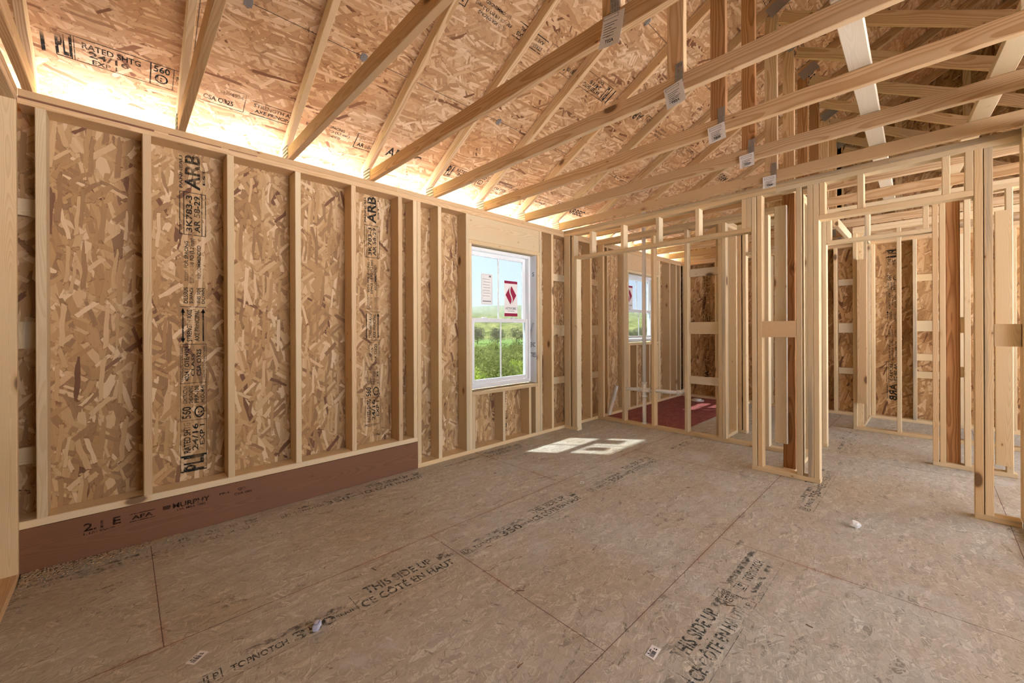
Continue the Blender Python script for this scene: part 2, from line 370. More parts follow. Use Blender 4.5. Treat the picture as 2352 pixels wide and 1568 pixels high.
# ---------------------------------------------------------------- floor
bm = bmesh.new(); bm_box(bm, -3.2, 7.54, -6.1, 3.328, -.024, 0)
floor = link('floor', mesh_from(bm, 'floor', lambda c:(c.x, c.y)), M['osb_floor']); tag(floor, kind='structure')
bm = bmesh.new(); bm_box(bm, 4.80, 7.395, 2.09, 3.175, .0004, .0024)
link('red_subfloor', mesh_from(bm, 'red', lambda c:(c.x, c.y)), M['osb_red'], floor)['label'] = 'dark red painted floor of the bathroom'
bm = bmesh.new(); bm_box(bm, -3.2, 7.54, -6.1, 3.328, -.32, -.03)
tag(link('floor_deck', mesh_from(bm, 'fd'), M['spf_warm']), kind='structure')

def side_up(P, g, box2=False, first=True, mat='ink_floor', line=True):
    """printed panel line: P = start of THIS SIDE UP, g = groove line"""
    it = []
    if first:
        it += [('r', P-.62, g+.02, .055, .06, .004), ('t','LP', P-.61, g+.03, .035, .04), ('t','TOPNOTCH', P-.54, g+.03, .19, .034), ('t','350', P-.33, g+.02, .165, .058), ('t','SERIES', P-.162, g+.035, .10, .022)]
    it += [('f', P-.07, g+.02, .003, .13), ('t','THIS SIDE UP', P, g+.098, .365, .060), ('t','CE CÔTÉ EN HAUT', P-.05, g+.018, .50, .066)]
    if line: it += [('f', P-.62, g, 1.06, .0022)]
    if box2:
        it += [('r', P+.465, g+.004, .085, .165, .003), ('t','350', P+.475, g+.085, .035, .06, -90), ('t','SERIES', P+.515, g+.075, .018, .075, -90), ('t','TOPNOTCH', P+.468+.065, g+.06, .014, .09, -90), ('t','LP', P+.48, g+.012, .05, .03),
               ('r', P+.60, g+.07, .065, .05, .003), ('t','LP', P+.612, g+.078, .04, .034), ('t','TOPNOTCH', P+.70, g+.072, .24, .04), ('f', P+.56, g, .45, .0022)]
    stamp('printed_stamp', floor, mat, it, (0,0,.0006), (1,0,0), (0,1,0))
    sm = [('f', P-.50, g+.085, .40, .030), ('f', P+.40, g+.09, .07, .06)]
    if box2: sm += [('f', P+.62, g+.13, .42, .03), ('f', P+.62, g+.03, .30, .025)]
    stamp('ink_smudge', floor, 'ink_faint', sm, (0,0,.0005), (1,0,0), (0,1,0))
side_up(.82, 1.735); side_up(1.50, .537, box2=True); side_up(1.97, 1.750); side_up(3.18, 1.755); side_up(3.95, .545); side_up(1.37, 2.945); side_up(2.59, 2.945, first=False)
side_up(.16, 2.945, first=True, mat='ink_faint'); side_up(4.55, 1.75, mat='ink_faint'); side_up(5.6, 1.55, mat='ink_faint'); side_up(5.75, .545, mat='ink_faint'); side_up(-.40, 1.735, mat='ink_faint', first=False)

# ---------------------------------------------------------------- window wall (outside wall on the left)
wl = empty('wall_left', (0,YW,0), kind='structure')
def wbox(name, mat, x0,x1,z0,z1,y0=YW,y1=YW+D6, p=wl): return box(name, p, mat, x0,x1,y0,y1,z0,z1)
PW_, PWn = 'spf', 'spf_warm'
XL = -.519
REARX = .75
W1 = (2.513, 3.484, .610, 2.140); W2 = (5.543, 6.500, 1.02, 2.140)
# sheathing with openings
sh = []
y0, y1 = YW+D6, YW+D6+.011
for a, b in ((XL, W1[0]), (W1[1], W2[0]), (W2[1], XF+D6)): sh.append((a,b,y0,y1,-.3,HC))
for ww in (W1, W2): sh += [(ww[0],ww[1],y0,y1,-.3,ww[2]), (ww[0],ww[1],y0,y1,ww[3],HC)]
boxes('sheathing', wl, M['osb_wall'], sh, lambda c:(c.z, c.x))
box('ledger_beam', wl, 'lvl', XL, 1.891, YW, YW+.045, 0, .238)['label'] = 'dark red brown laminated beam along the floor'
wbox('bottom_plate', 'spf', XL, 1.891, .240, .280)
wbox('bottom_plate', 'spf', 1.893, XF, 0, TH)
wbox('top_plate', 'spf_warm', -.379, 3.2, HC-2*TH, HC-TH); wbox('top_plate', 'spf_warm', 3.2, XF+D6, HC-2*TH, HC-TH)
wbox('top_plate', 'spf_warm', -.379, 1.7, HC-TH, HC); wbox('top_plate', 'spf_warm', 1.7, XF+D6, HC-TH, HC)
ZT = HC-2*TH
for n, m in ((0,'spf'),(1,'spf_warm'),(2,'spf'),(3,'spf'),(4,'spf_warm'),(5,'spf_warm')):
    c = -.304+.4064*n; wbox('stud', m, c-TH/2, c+TH/2, .280, ZT)
wbox('stud', 'spf', 1.853, 1.891, .280, ZT); wbox('stud', 'spf', 1.893, 1.931, TH, ZT)
wbox('stud', 'spf_warm', -.417-.038, -.417, .280, ZT)
wbox('stud', 'spf', 2.114, 2.152, TH, ZT); wbox('stud', 'spf', 2.440, 2.477, TH, ZT)
wbox('jack_stud', 'spf', 2.477, 2.513, TH, W1[3]-TH)
wbox('jack_stud', 'spf', 3.484, 3.521, TH, W1[3]-TH); wbox('stud', 'spf', 3.524, 3.562, TH, ZT)
wbox('stud', 'spf', 3.736, 3.774, TH, ZT); wbox('stud', 'spf', 4.14, 4.178, TH, ZT); wbox('stud', 'spf', 4.54, 4.578, TH, ZT)
wbox('stud', 'spf', 4.946, 4.984, TH, ZT); wbox('stud', 'spf', 5.467, 5.505, TH, ZT); wbox('jack_stud', 'spf', 5.505, 5.543, TH, W1[3]-TH)
wbox('jack_stud', 'spf', 6.500, 6.538, TH, W1[3]-TH); wbox('stud', 'spf', 6.54, 6.578, TH, ZT); wbox('stud', 'spf', 6.93, 6.968, TH, ZT); wbox('stud', 'spf', 7.19, 7.228, TH, ZT); wbox('stud', 'spf', 7.36, XF, TH, ZT)
for ww in (W1, W2):
    wbox('header', 'spf' if ww is W1 else 'spf_warm', ww[0]-.036, ww[1]+.036, ww[3], ZT, YW+.004, YW+D6)
    wbox('window_sill_plate', 'spf', ww[0], ww[1], ww[2]-TH, ww[2])
    wbox('header_plate', 'spf', ww[0]-.036, ww[1]+.036, ww[3]-TH, ww[3]-.001)
    wbox('cripple_stud', 'spf', ww[0], ww[0]+TH, TH, ww[2]-TH); wbox('cripple_stud', 'spf', ww[1]-TH, ww[1], TH, ww[2]-TH)
for c, z in ((2.947, W1[2]), (3.353, W1[2]), (5.79, W2[2]), (6.20, W2[2])): wbox('cripple_stud', 'spf', c-TH/2, c+TH/2, TH, z-TH)
LAD = ((1.845,1.934),(1.150,1.290),(.545,.634))
for a, b in ((-.417,-.323), (3.774,3.976), (3.976,4.14), (4.578,4.71), (4.71,4.946)):
    for z0, z1 in LAD: wbox('blocking', 'spf', a, b, z0, z1, YW+.100, YW+.138)
# printing on the sheathing: rotated letters reading upward
def osb_stamp(parent, mat, O, U, V, z0=.33, z1=2.38, w=.135, full=True, s=1):
    # U: up the wall, V: across.  lengths along U in metres
    L = z1-z0; it = []
    def T(a, b, c, d, txt): it.append(('t', txt, a*L, c*w, (b-a)*L, (d-c)*w))
    T(.004,.046,.12,.88,'PLI'); it += [('f',.0,0,.004*L,w),('f',.046*L,0,.006*L,w)]
    it += [('f',0,0,.40*L,.0025),('f',0,w-.0025,.40*L,.0025)]
    T(.06,.155,.62,.88,'RATED SHTG'); T(.065,.15,.33,.56,'24/16'); T(.08,.145,.08,.27,'EXP 1'); it.append(('f',.16*L,0,.0035,w))
    T(.167,.205,.60,.94,'560'); T(.167,.205,.08,.48,'®'); T(.215,.27,.74,.90,'CONSTRUCTION'); T(.215,.27,.52,.68,'SHEATHING'); T(.215,.27,.30,.47,'PRP-108'); T(.215,.27,.08,.24,'HUD-UM-40'); it.append(('f',.278*L,0,.0035,w))
    T(.285,.395,.66,.84,'4024 / OTE/4924'); T(.30,.37,.46,.58,'CLASS'); T(.30,.385,.20,.38,'CSA O325'); T(.285,.395,.05,.14,'CONSTRUCTION SHEATHING'); T(.285,.395,.88,.96,'CONSTRUCTION SHEATHING'); it.append(('f',.40*L,0,.0035,w))
    T(.41,.51,.55,.74,'STRENGTH AXIS'); T(.41,.51,.27,.45,'AXE PRINCIPAL')
    it += [('f', .41*L, .86*w, .10*L, .008), ('f', .41*L, .09*w, .10*L, .008), ('p', [(.50*L,.80*w),(.515*L,.89*w),(.50*L,.98*w)]), ('p', [(.50*L,.03*w),(.515*L,.12*w),(.50*L,.21*w)]), ('p', [(.42*L,.80*w),(.405*L,.89*w),(.42*L,.98*w)]), ('f', .518*L, 0, .0035, w)]
    T(.53,.58,.70,.86,'DESSUS'); T(.53,.58,.50,.64,'SURFACE'); T(.53,.58,.22,.36,'THIS SIDE'); T(.53,.58,.06,.18,'DOWN')
    T(.60,.725,.68,.82,'SIZED FOR SPACING'); T(.595,.735,.42,.62,'ESPACE 1/8 PO (3,2 mm)'); T(.61,.715,.20,.35,'RECOMMENDED')
    if full:
        it.append(('r', .745*L, 0, .135*L, w, .004)); T(.755,.87,.52,.76,'3K783-3'); T(.755,.87,.22,.46,'AR 58-29'); it += [('f', .745*L, .82*w, .135*L,.004), ('f',.745*L,.14*w,.135*L,.004)]
        T(.89,1.0,.22,.80,'ARB'); T(.89,.99,.88,1.0,'PANNEAU'); T(.91,.99,.02,.12,'EST. 1')
    return stamp('printed_stamp', parent, mat, it, O, U, V)
osb_stamp(wl, 'ink', (.395, YW+D6-.0006, .33), (0,0,1), (-1,0,0))
osb_stamp(wl, 'ink', (1.605, YW+D6-.0006, .33), (0,0,1), (-1,0,0))
osb_stamp(wl, 'ink', (2.86, YW+D6-.0006, .10), (0,0,1), (-1,0,0), z0=.1, z1=1.8, full=False) if False else None
stamp('printed_stamp', wl, 'ink', [('r',0,0,.10,.13,.004),('t','PLI',.01,.02,.08,.09),('t','24/16',.13,.04,.12,.04),('t','RATED SHTG',.12,.085,.16,.03),('t','EXP 1',.14,.01,.09,.025),('r',.11,0,.20,.13,.003),('t','APA',.33,.03,.10,.07)],
      (3.135, YW+D6-.0006, .09), (0,0,1), (-1,0,0))
# beam printing
stamp('printed_stamp', wl, 'ink_lvl', [('t','2.1 E',0,.02,.145,.042),('t','1.1/8 EWP',0,.0,.12,.012),('t','APA',.19,.022,.09,.022),('f',.18,.052,.11,.004),('f',.18,.010,.11,.004),('t','MURPHY',.37,.03,.18,.03),('t','LVL MILL 1082',.39,.012,.14,.012),
      ('f',.325,.034,.035,.022),('t','PR-L',.60,.045,.06,.012),('t','CSA 086',.68,.02,.10,.014),('t','QSI',.70,.045,.04,.018)], (-.158, YW-.0006, .135), (1,0,0), (0,0,1))

bx_ = boxes('wane_gap_shade', wl, M['lvl'], [(-.379,.135,YW-.0012,YW+.01,HC-TH-.0105,HC-TH-.0005),(.20,.46,YW-.0012,YW+.01,HC-TH-.006,HC-TH-.0005),(.50,.66,YW-.0012,YW+.01,HC-TH-.005,HC-TH-.0005)])  # dark strips stand in for the shade in the wane gap
bx_['label'] = 'dark strip painted for the shaded wane gap between the doubled plates'
# ---------------------------------------------------------------- left return wall (end wall of the room)
we = empty('wall_end', (-.379,0,0), kind='structure')
def ebox(name, mat, y0,y1,z0,z1,x0=-.519,x1=-.379): return box(name, we, mat, x0,x1,y0,y1,z0,z1)
ebox('bottom_plate','spf_warm', -2.4, YW-.002, 0, TH); ebox('top_plate','spf_warm', -2.4, YW-.002, ZT, ZT+TH); ebox('top_plate','spf_warm', -2.4, YW-.002, HC-TH, HC)
for k, y in enumerate((YW-.040, 2.70, 2.29, 1.88, 1.47, 1.06, .65, .24, -.17, -.58, -.99, -1.4, -1.81, -2.4)): ebox('stud', 'spf', y, y+TH, TH, ZT)
boxes('sheathing', we, M['osb_wall'], [(-.530,-.519,-6.1,YW+D6+.011,-.3,HC+.02)], lambda c:(c.z, c.y))  # unseen run beyond the studs added to darken the left floor
bm = bmesh.new(); xg = -.530
vs = [bm.verts.new(p) for p in ((xg,YW+D6,HC+.021),(xg,2*YR-YW-D6,HC+.021),(xg,2*YR-YW-D6,zb(YW+D6)+.09),(xg,YR,ZR+.09),(xg,YW+D6,zb(YW+D6)+.09))]
fc = bm.faces.new(vs); ex = bmesh.ops.extrude_face_region(bm, geom=[fc]); bmesh.ops.translate(bm, vec=(.011,0,0), verts=[v for v in ex['geom'] if isinstance(v, bmesh.types.BMVert)])
link('gable_sheathing', mesh_from(bm,'gab',lambda c:(c.z,c.y)), M['osb_far'], we)  # closure added to keep light from the left off the truss sides

wb = empty('light_block_rear', (0,-2.0,0), kind='structure')  # unseen wall added to block light and darken the left floor
boxes('sheathing', wb, M['osb_wall'], [(-.518,REARX,-2.105,-2.094,0,HC)], lambda c:(c.z, c.x))
for k in range(4): box('stud', wb, 'spf', -.5+.4064*k, -.5+.4064*k+TH, -2.093, -2.004, TH, ZT)
# ---------------------------------------------------------------- closet partition (wall_right)
wr = empty('wall_right', (XP,0,0), kind='structure')
XB = XP+D4
def rbox(name, mat, y0,y1,z0,z1,x0=XP,x1=XB, p=wr): return box(name, p, mat, x0,x1,y0,y1,z0,z1)
HZ = 2.090
for a, b in ((2.977,3.175),(.604,1.086),(-.395,-.204)): rbox('bottom_plate','spf',a,b,0,TH)
rbox('top_plate','spf', .9, 3.175, ZT, ZT+TH); rbox('top_plate','spf', -2.2, .9, ZT, ZT+TH); rbox('top_plate','spf', -.6, 3.175, HC-TH, HC); rbox('top_plate','spf', -2.2, -.6, HC-TH, HC)
rbox('stud','spf', 3.087, 3.175, TH, ZT, XP, XP+TH); rbox('stud','spf',3.018,3.056,TH,ZT); rbox('jack_stud','spf',2.980,3.018,TH,HZ)
rbox('header','spf',1.087,3.018,HZ,HZ+TH)
for a, m in ((2.753,'spf'),(2.338,'spf'),(1.930,'spf'),(1.528,'spf'),(1.124,'spf'),(1.086,'spf')): rbox('cripple_stud', m, a, a+TH, HZ+TH, ZT)
for a, m in ((1.046,'spf'),(1.003,'spf'),(.720,'spf'),(.645,'spf'),(.606,'spf')): rbox('stud', m, a, a+TH, TH, ZT)
rbox('blocking','spf_warm', .760, 1.002, 1.163, 1.300, XP, XP+TH)
rbox('header','spf',-.203,.605,2.096,2.134)
for a in (.566,.336,-.100,-.203): rbox('cripple_stud','spf',a,a+TH,2.134,ZT)
for a in (-.242,-.284): rbox('stud','spf',a,a+TH,TH,ZT)
rbox('blocking','spf', -.395, -.285, 1.119, 1.260, XP, XP+TH)
rbox('stud','spf',-.435,-.397,TH,ZT)
# short side wall on the right edge
ws = empty('wall_side', (XP,-.44,0), kind='structure')
for nm, z0, z1 in (('bottom_plate',0,TH),('top_plate',ZT,ZT+TH),('top_plate',HC-TH,HC)): box(nm, ws, 'spf', 2.9, XP-.003, -.486, -.397, z0, z1)
for x in (XP-.045, 3.52, 3.11): box('stud', ws, 'spf', x, x+TH, -.486, -.397, TH, ZT)

# ---------------------------------------------------------------- closet back wall carrying the plumbing
X2 = 4.708; X2b = X2+D4
wc = empty('wall_closet', (X2,0,0), kind='structure')
def cbox(name, mat, y0,y1,z0,z1,x0=X2,x1=X2b): return box(name, wc, mat, x0,x1,y0,y1,z0,z1)
cbox('bottom_plate','spf',.882,3.175,0,TH); cbox('top_plate','spf',.882,3.175,ZT,ZT+TH); cbox('top_plate','spf',.882,3.175,HC-TH,HC)
cbox('stud','spf',3.087,3.175,TH,ZT,X2,X2+TH)
for a in (2.766,2.356,1.945,1.574,1.534,1.130): cbox('stud','spf',a,a+TH,TH,ZT)
for z0,z1 in ((1.840,1.929),(1.175,1.313),(.597,.686)): cbox('blocking','white_board',1.612,1.945,z0,z1,X2b-TH,X2b)

# side wall of the closet
w3 = empty('wall_closet_side', (XB,.84,0), kind='structure')
for nm,z0,z1 in (('bottom_plate',0,TH),('top_plate',ZT,ZT+TH),('top_plate',HC-TH,HC)): box(nm, w3, 'spf', XB+.002, 5.248, .791,.880,z0,z1)
box('backing_board', w3, 'white_board', XB+.003, XB+.040, .843, .932, .25, 2.29)['label'] = 'pale scratched board nailed upright, ending above the floor'
for x,m in ((XB+.042,'pine_red'),(4.47,'spf'),(4.88,'spf'),(5.16,'spf')): box('stud', w3, m, x,x+TH,.791,.880,TH,ZT)
# stub wall into the bathroom
w4 = empty('wall_stub', (X2b,1.62,0), kind='structure')
for nm,z0,z1 in (('bottom_plate',0,TH),('top_plate',ZT,ZT+TH),('top_plate',HC-TH,HC)): box(nm, w4, 'spf', X2b+.002, 5.248, 1.580,1.669,z0,z1)
box('stud', w4, 'spf', 5.205,5.243,1.580,1.669,TH,ZT); box('stud', w4, 'spf', X2b+.003,X2b+.041,1.580,1.669,TH,ZT)
# hall partition
X3 = 5.250; X3b = X3+D4
wh = empty('wall_hall', (X3,0,0), kind='structure')
def hbox(name, mat, y0,y1,z0,z1,x0=X3,x1=X3b): return box(name, wh, mat, x0,x1,y0,y1,z0,z1)
for a,b in ((1.49,1.67),(.739,.816),(-.50,-.020)): hbox('bottom_plate','spf',a,b,0,TH)
hbox('top_plate','spf',-2.2,1.67,ZT,ZT+TH); hbox('top_plate','spf',-2.2,1.67,HC-TH,HC)
for a,m in ((1.542,'spf_warm'),(1.490,'spf'),(.778,'spf'),(.739,'spf'),(-.058,'spf_warm'),(-.102,'spf'),(-.249,'spf'),(-.48,'spf')): hbox('stud',m,a,a+TH,TH,ZT)
hbox('stud','pine_red',-.190,-.104,TH,ZT,X3b-TH,X3b)
hbox('header','spf',.816,1.490,HZ,HZ+TH); hbox('header','spf',-.020,.739,2.103,2.141)
for a,m in ((.70,'spf'),(.40,'spf'),(.0,'spf'),(1.15,'spf')): hbox('cripple_stud',m,a,a+TH,2.141,ZT)
for z0,z1 in ((1.19,1.33),(.80,.89)): hbox('blocking','spf',-.249,-.19,z0,z1,X3b-TH,X3b)
box('backing_board', wh, 'spf', X3b+.003, 6.407, .655, .693, 2.298, 2.387)
hbox('backing_board','spf',-.475,-.38,.10,2.20,X3-.042,X3-.003)
# far bedroom closet
X4 = 6.410; X4b = X4+D4
wk = empty('wall_far_closet', (X4,0,0), kind='structure')
def kbox(name, mat, y0,y1,z0,z1,x0=X4,x1=X4b): return box(name, wk, mat, x0,x1,y0,y1,z0,z1)
kbox('bottom_plate','spf',-1.2,.647,0,TH); kbox('top_plate','spf',-2.2,.647,ZT,ZT+TH); kbox('top_plate','spf',-2.2,.647,HC-TH,HC)
for a,m in ((.609,'spf'),(.222,'spf'),(-.30,'spf'),(-.71,'spf')): kbox('stud',m,a,a+TH,TH,ZT)
kbox('backing_board','spf_warm',.517,.606,.33,2.06,X4-.041,X4-.003)
for nm,z0,z1 in (('bottom_plate',0,TH),('top_plate',ZT,ZT+TH),('top_plate',HC-TH,HC)): box(nm, wk, 'spf', X4b+.002, XF-.003, .558,.647,z0,z1)
for x in (X4b+.003, 6.9, XF-.042): box('stud', wk, 'spf', x,x+TH,.558,.647,TH,ZT)
# post between bath and bedroom
wp = empty('wall_bathroom', (6.45,2.2,0), kind='structure')
for nm,z0,z1 in (('bottom_plate',0,TH),('top_plate',ZT,ZT+TH),('top_plate',HC-TH,HC)): box(nm, wp, 'spf', 6.45, XF-.003, 2.05,2.139,z0,z1)
for a,b in ((6.451,6.489),(6.491,6.529)): box('stud', wp, 'white_board', a,b,2.05,2.139,TH,ZT)
box('stud', wp, 'white_board', 6.95,6.988,2.05,2.139,TH,ZT)
# far outside wall
wf = empty('wall_far', (XF,0,0), kind='structure')
boxes('sheathing', wf, M['osb_far'], [(XF+D6,XF+D6+.011,-6.1,YW+D6+.011,-.3,HC)], lambda c:(c.z, c.y))
def fbox(name, mat, y0,y1,z0,z1,x0=XF,x1=XF+D6): return box(name, wf, mat, x0,x1,y0,y1,z0,z1)
fbox('bottom_plate','spf',-6.1,YW-.002,0,TH); fbox('top_plate','spf_warm',-6.1,YW-.002,ZT,ZT+TH); fbox('top_plate','spf_warm',-6.1,YW-.002,HC-TH,HC)
for k in range(-11, 7):
    c = .13+.4064*k
    if c < YW: fbox('stud','spf',c-TH/2,c+TH/2,TH,ZT)
fbox('stud','spf',3.11,3.148,TH,ZT)
for a,b in ((.559,.917),):
    for z0,z1 in ((1.85,1.939),(1.167,1.307),(.575,.664)): fbox('blocking','white_board',a,b,z0,z1,XF+.1,XF+.138)
for z0,z1 in ((1.846,1.935),(1.188,1.328),(.806,.895),(.575,.664)): fbox('blocking','spf',-.257,.111,z0,z1,XF+.1,XF+.138)
for yy in (2.71, .275):
    osb_stamp(wf, 'ink', (XF+D6-.0008, yy, 2.30), (0,0,-1), (0,1,0))

# ---------------------------------------------------------------- roof deck (ceiling)
def roof_uv(c): return (c.x, (2.59-c.y)/cosS if c.y > YR else (2.59-YR)/cosS+(YR-c.y)/cosS)
bm = bmesh.new()
x0, x1 = -3.2, 7.85
def slab(ya, za, yb, zb_):
    t = .012
    v = [bm.verts.new(p) for p in ((x0,ya,za),(x1,ya,za),(x1,yb,zb_),(x0,yb,zb_),(x0,ya,za+t),(x1,ya,za+t),(x1,yb,zb_+t),(x0,yb,zb_+t))]
    for f in ((3,2,1,0),(4,5,6,7),(0,1,5,4),(1,2,6,5),(2,3,7,6),(3,0,4,7)): bm.faces.new([v[i] for i in f])
EAVE = 3.56
slab(EAVE, zb(EAVE)+VD, YR, ZR+VD); YE = -2.0; slab(YR, ZR+VD, YE, ZR+VD-(YR-YE)*SL)
ceil = link('ceiling', mesh_from(bm, 'roof_deck', roof_uv), M['osb_roof']); tag(ceil, kind='structure')
boxes('light_screen', ceil, M['osb_wall'], [(x0, 7.46, YE-.012, YE, HC+.02, ZR+VD-(YR-YE)*SL)], lambda c:(c.z, c.x))  # unseen screen added to keep light out of the truss space
def zdeck(y): return zb(y)+VD-.0008
SV = Vector((0,-1,SL)).normalized()
def roof_stamp(x, y, kind, up=True):
    U = Vector((1,0,0)); V = SV
    it = [('r',0,0,.05,.14,.005),('t','PLI',.004,.012,.042,.116),('r',.055,0,.25,.14,.003),('t','RATED SHTG',.08,.085,.19,.034),('t','24/16',.10,.045,.13,.034),('t','EXP 1',.11,.008,.08,.026),
          ('r',.305,0,.085,.14,.003),('t','560',.315,.09,.06,.04),('t','®',.32,.02,.05,.06),('t','PRP 108',.40,.07,.07,.03),('t','4024 / OTE/4924',.48,.09,.20,.028),('t','CSA O325',.51,.02,.13,.034),('r',.47,0,.22,.14,.003)]
    if kind > 0: it += [('t','STRENGTH AXIS',.73,.07,.22,.028),('t','AXE PRINCIPAL',.74,.03,.20,.026),('f',.72,.11,.25,.006),('f',.72,.01,.25,.006),('t','SIZED FOR SPACING',1.02,.10,.20,.022),('t','ESPACE 1/8 PO (3,2 mm)',1.0,.06,.26,.026),('t','RECOMMENDED',1.03,.025,.18,.02),
        ('r',1.30,0,.17,.14,.006),('t','3K783-3',1.32,.08,.13,.04),('t','AR 58-29',1.32,.02,.13,.04),('t','ARBEC',1.52,.02,.26,.09)]
    it = [(i[0],)+(i[1],)*(i[0]=='t')+tuple(v*(1.21 if k in (0,2) else 1) for k,v in enumerate(i[2 if i[0]=='t' else 1:])) for i in it]
    it += [('f',0,0,.35*1.21,.0025),('f',.06,.138,.63*1.21,.0025),('f',.06,.0,.63*1.21,.0025),('f',-.05,0,.014,.14),('t','CONSTRUCTION',.485*1.21,.02,.0,.0)][:4]
    o = Vector((x, y, zdeck(y)))
    if not up: U, V = -U, -V
    stamp('printed_stamp', ceil, 'ink', it, o, U, V)
for x in (-.25, 2.19, 4.63): roof_stamp(x, 3.20, 1)
for x in (.73, 3.17, 5.61, 8.05): roof_stamp(x, 1.96, 1, False)
for x in (3.5, 6.0): roof_stamp(x, .95, 1)
for x in (1.3, 2.5, 3.2, 4.9): roof_stamp(x+1.2, 2.98-.04, 0, False) if x > 9 else None
# panel clips at the deck seams
for x, y in ((.50,2.59),(1.15,2.59),(2.35,2.59),(2.95,1.52)):
    bm = bmesh.new(); bm_box(bm, -.02,.02,-.022,.022,-.004,0); bm_box(bm, -.006,.006,-.03,.03,-.006,-.003)
    mw = Matrix.Translation((x,y,zdeck(y)-.001)) @ Matrix.Rotation(-math.atan(SL),4,'X')
    link('panel_clip', mesh_from(bm,'clip'), M['steel'], ceil, mw)

# ---------------------------------------------------------------- roof trusses
def plate(parent, x, y, z, w, h, ang=0, nm='connector_plate'):
    bm = bmesh.new(); bm_box(bm, -.0012,0,-w/2,w/2,-h/2,h/2)
    for i in range(int(w/.012)):
        for j in range(int(h/.026)):
            yy = -w/2+.009+i*.012; zz = -h/2+.012+j*.026
            bm_box(bm, -.0042,-.0012, yy-.0015, yy+.0015, zz-.007, zz+.007)
    return link(nm, mesh_from(bm,'plate'), M['steel'], parent, Matrix.Translation((x-.0015,y,z)) @ Matrix.Rotation(ang,4,'X'))
ORD = {-1:'beside the end wall at the far left edge', 0:'first in from the far left end wall', 1:'second in from the left end wall', 2:'third in from the left, carrying the highest paper tag', 3:'fourth in from the left, with tag in mid picture',
       4:'fifth from the left, its tag just below the mid-picture one', 5:'sixth from the left, next before the closet partition', 6:'resting along the top of the closet partition',
       7:'over the closet, first behind the partition', 8:'over the bathroom door, second behind the partition', 9:'third behind the closet partition', 10:'fourth behind the closet partition', 11:'next to last before the far gable', 12:'forming the far gable end'}
def truss(n):
    x = .244+.6096*n if n < 12 else 7.462
    xc = x+TH/2
    t = empty('roof_truss', (x, YW+D6, HC), 'pale pine roof truss, '+ORD[n], 'roof truss', 'roof trusses over the room' if n < 6 else 'roof trusses beyond the partition')
    mt = 'pine' if n not in (0,1) else 'spf_warm'
    if n in (4,5,6): mt = 'spf_warm' if n == 6 else 'pine'
    ym = 2*YR-(YW+D6)
    board('bottom_chord', t, mt, (xc, YW+D6, HC+D4/2+.001), (xc, YR, HC+D4/2+.001), D4, TH, (0,0,1))
    board('bottom_chord', t, mt, (xc, YR-.002, HC+D4/2+.001), (xc, ym, HC+D4/2+.001), D4, TH, (0,0,1))
    off = VD/2
    board('top_chord', t, mt, (xc, EAVE-.02, zb(EAVE-.02)+off), (xc, YR, ZR+off), D4-.002, TH, (0,0,1))
    board('top_chord', t, mt, (xc, YR-.002, ZR+off-.003), (xc, 2*YR-EAVE+.02, zb(EAVE-.02)+off), D4-.002, TH, (0,0,1))
    pm = 'pine_red' if n in (4,5,8,9) else 'pine'
    zc = HC+D4+.002
    for s in (0, 1):
        f = (lambda y: y) if s == 0 else (lambda y: 2*YR-y)
        board('post_web', t, pm, (xc, f(.915), zc), (xc, f(.915), zb(.915)-.022), D4, TH, (0,1,0))
        a = Vector((xc, f(.845), zb(.845)-.105)); b = Vector((xc, f(-1.28), zc+.05))
        board('diagonal_web', t, 'pine', a, b, D4, TH, (0,0,1))
    board('post_web', t, 'pine', (xc, YR, zc+.1), (xc, YR, ZR-.01), D4, TH, (0,1,0))
    plate(t, x, .895, HC+.085, .042, .13)
    plate(t, x, .86, zb(.86)+.005, .16, .10, -math.atan(SL))
    plate(t, x, YW+.075, HC+.062, .13, .105)
    plate(t, x, YR, HC+.06, .16, .1); plate(t, x, YR, ZR, .16, .14); plate(t, x, 2*YR-.86, zb(.86), .16, .1, math.atan(SL))
    if n == 12:
        for y in [k*.61-4.6 for k in range(13)]:
            zt = (zb(y) if y > YR else zb(2*YR-y))-.02
            if zt > zc+.1: board('gable_stud', t, 'pine', (xc,y,zc),(xc,y,zt),TH+.03,TH,(0,1,0))
        bm = bmesh.new(); vs = [bm.verts.new(p) for p in ((x+TH+.04,YW+D6,HC-.02),(x+TH+.04,2*YR-YW-D6,HC-.02),(x+TH+.04,2*YR-YW-D6,zb(YW+D6)+VD),(x+TH+.04,YR,ZR+VD),(x+TH+.04,YW+D6,zb(YW+D6)+VD))]
        fc = bm.faces.new(vs); ex = bmesh.ops.extrude_face_region(bm, geom=[fc]); bmesh.ops.translate(bm, vec=(.011,0,0), verts=[v for v in ex['geom'] if isinstance(v, bmesh.types.BMVert)])
        link('gable_sheathing', mesh_from(bm,'gab',lambda c:(c.z,c.y)), M['osb_far'], t)
    return t
for n in range(-1, 12): truss(n)
truss(12)
# lateral braces laid across the bottom chords
b1 = board('lateral_brace', None, 'white_board', (2.06,.232,HC+D4+.021),(5.9,.285,HC+D4+.021), D4, TH, (0,1,0))
tag(b1, 'whitewashed board laid flat across the truss bottom chords, the nearer and brighter one', 'brace')
b2 = board('lateral_brace', None, 'spf', (2.66,-.31,HC+D4+.021),(6.3,-.06,HC+D4+.021), D4, TH, (0,1,0))
tag(b2, 'pale tan board laid flat across the truss chords near the right picture edge', 'brace')

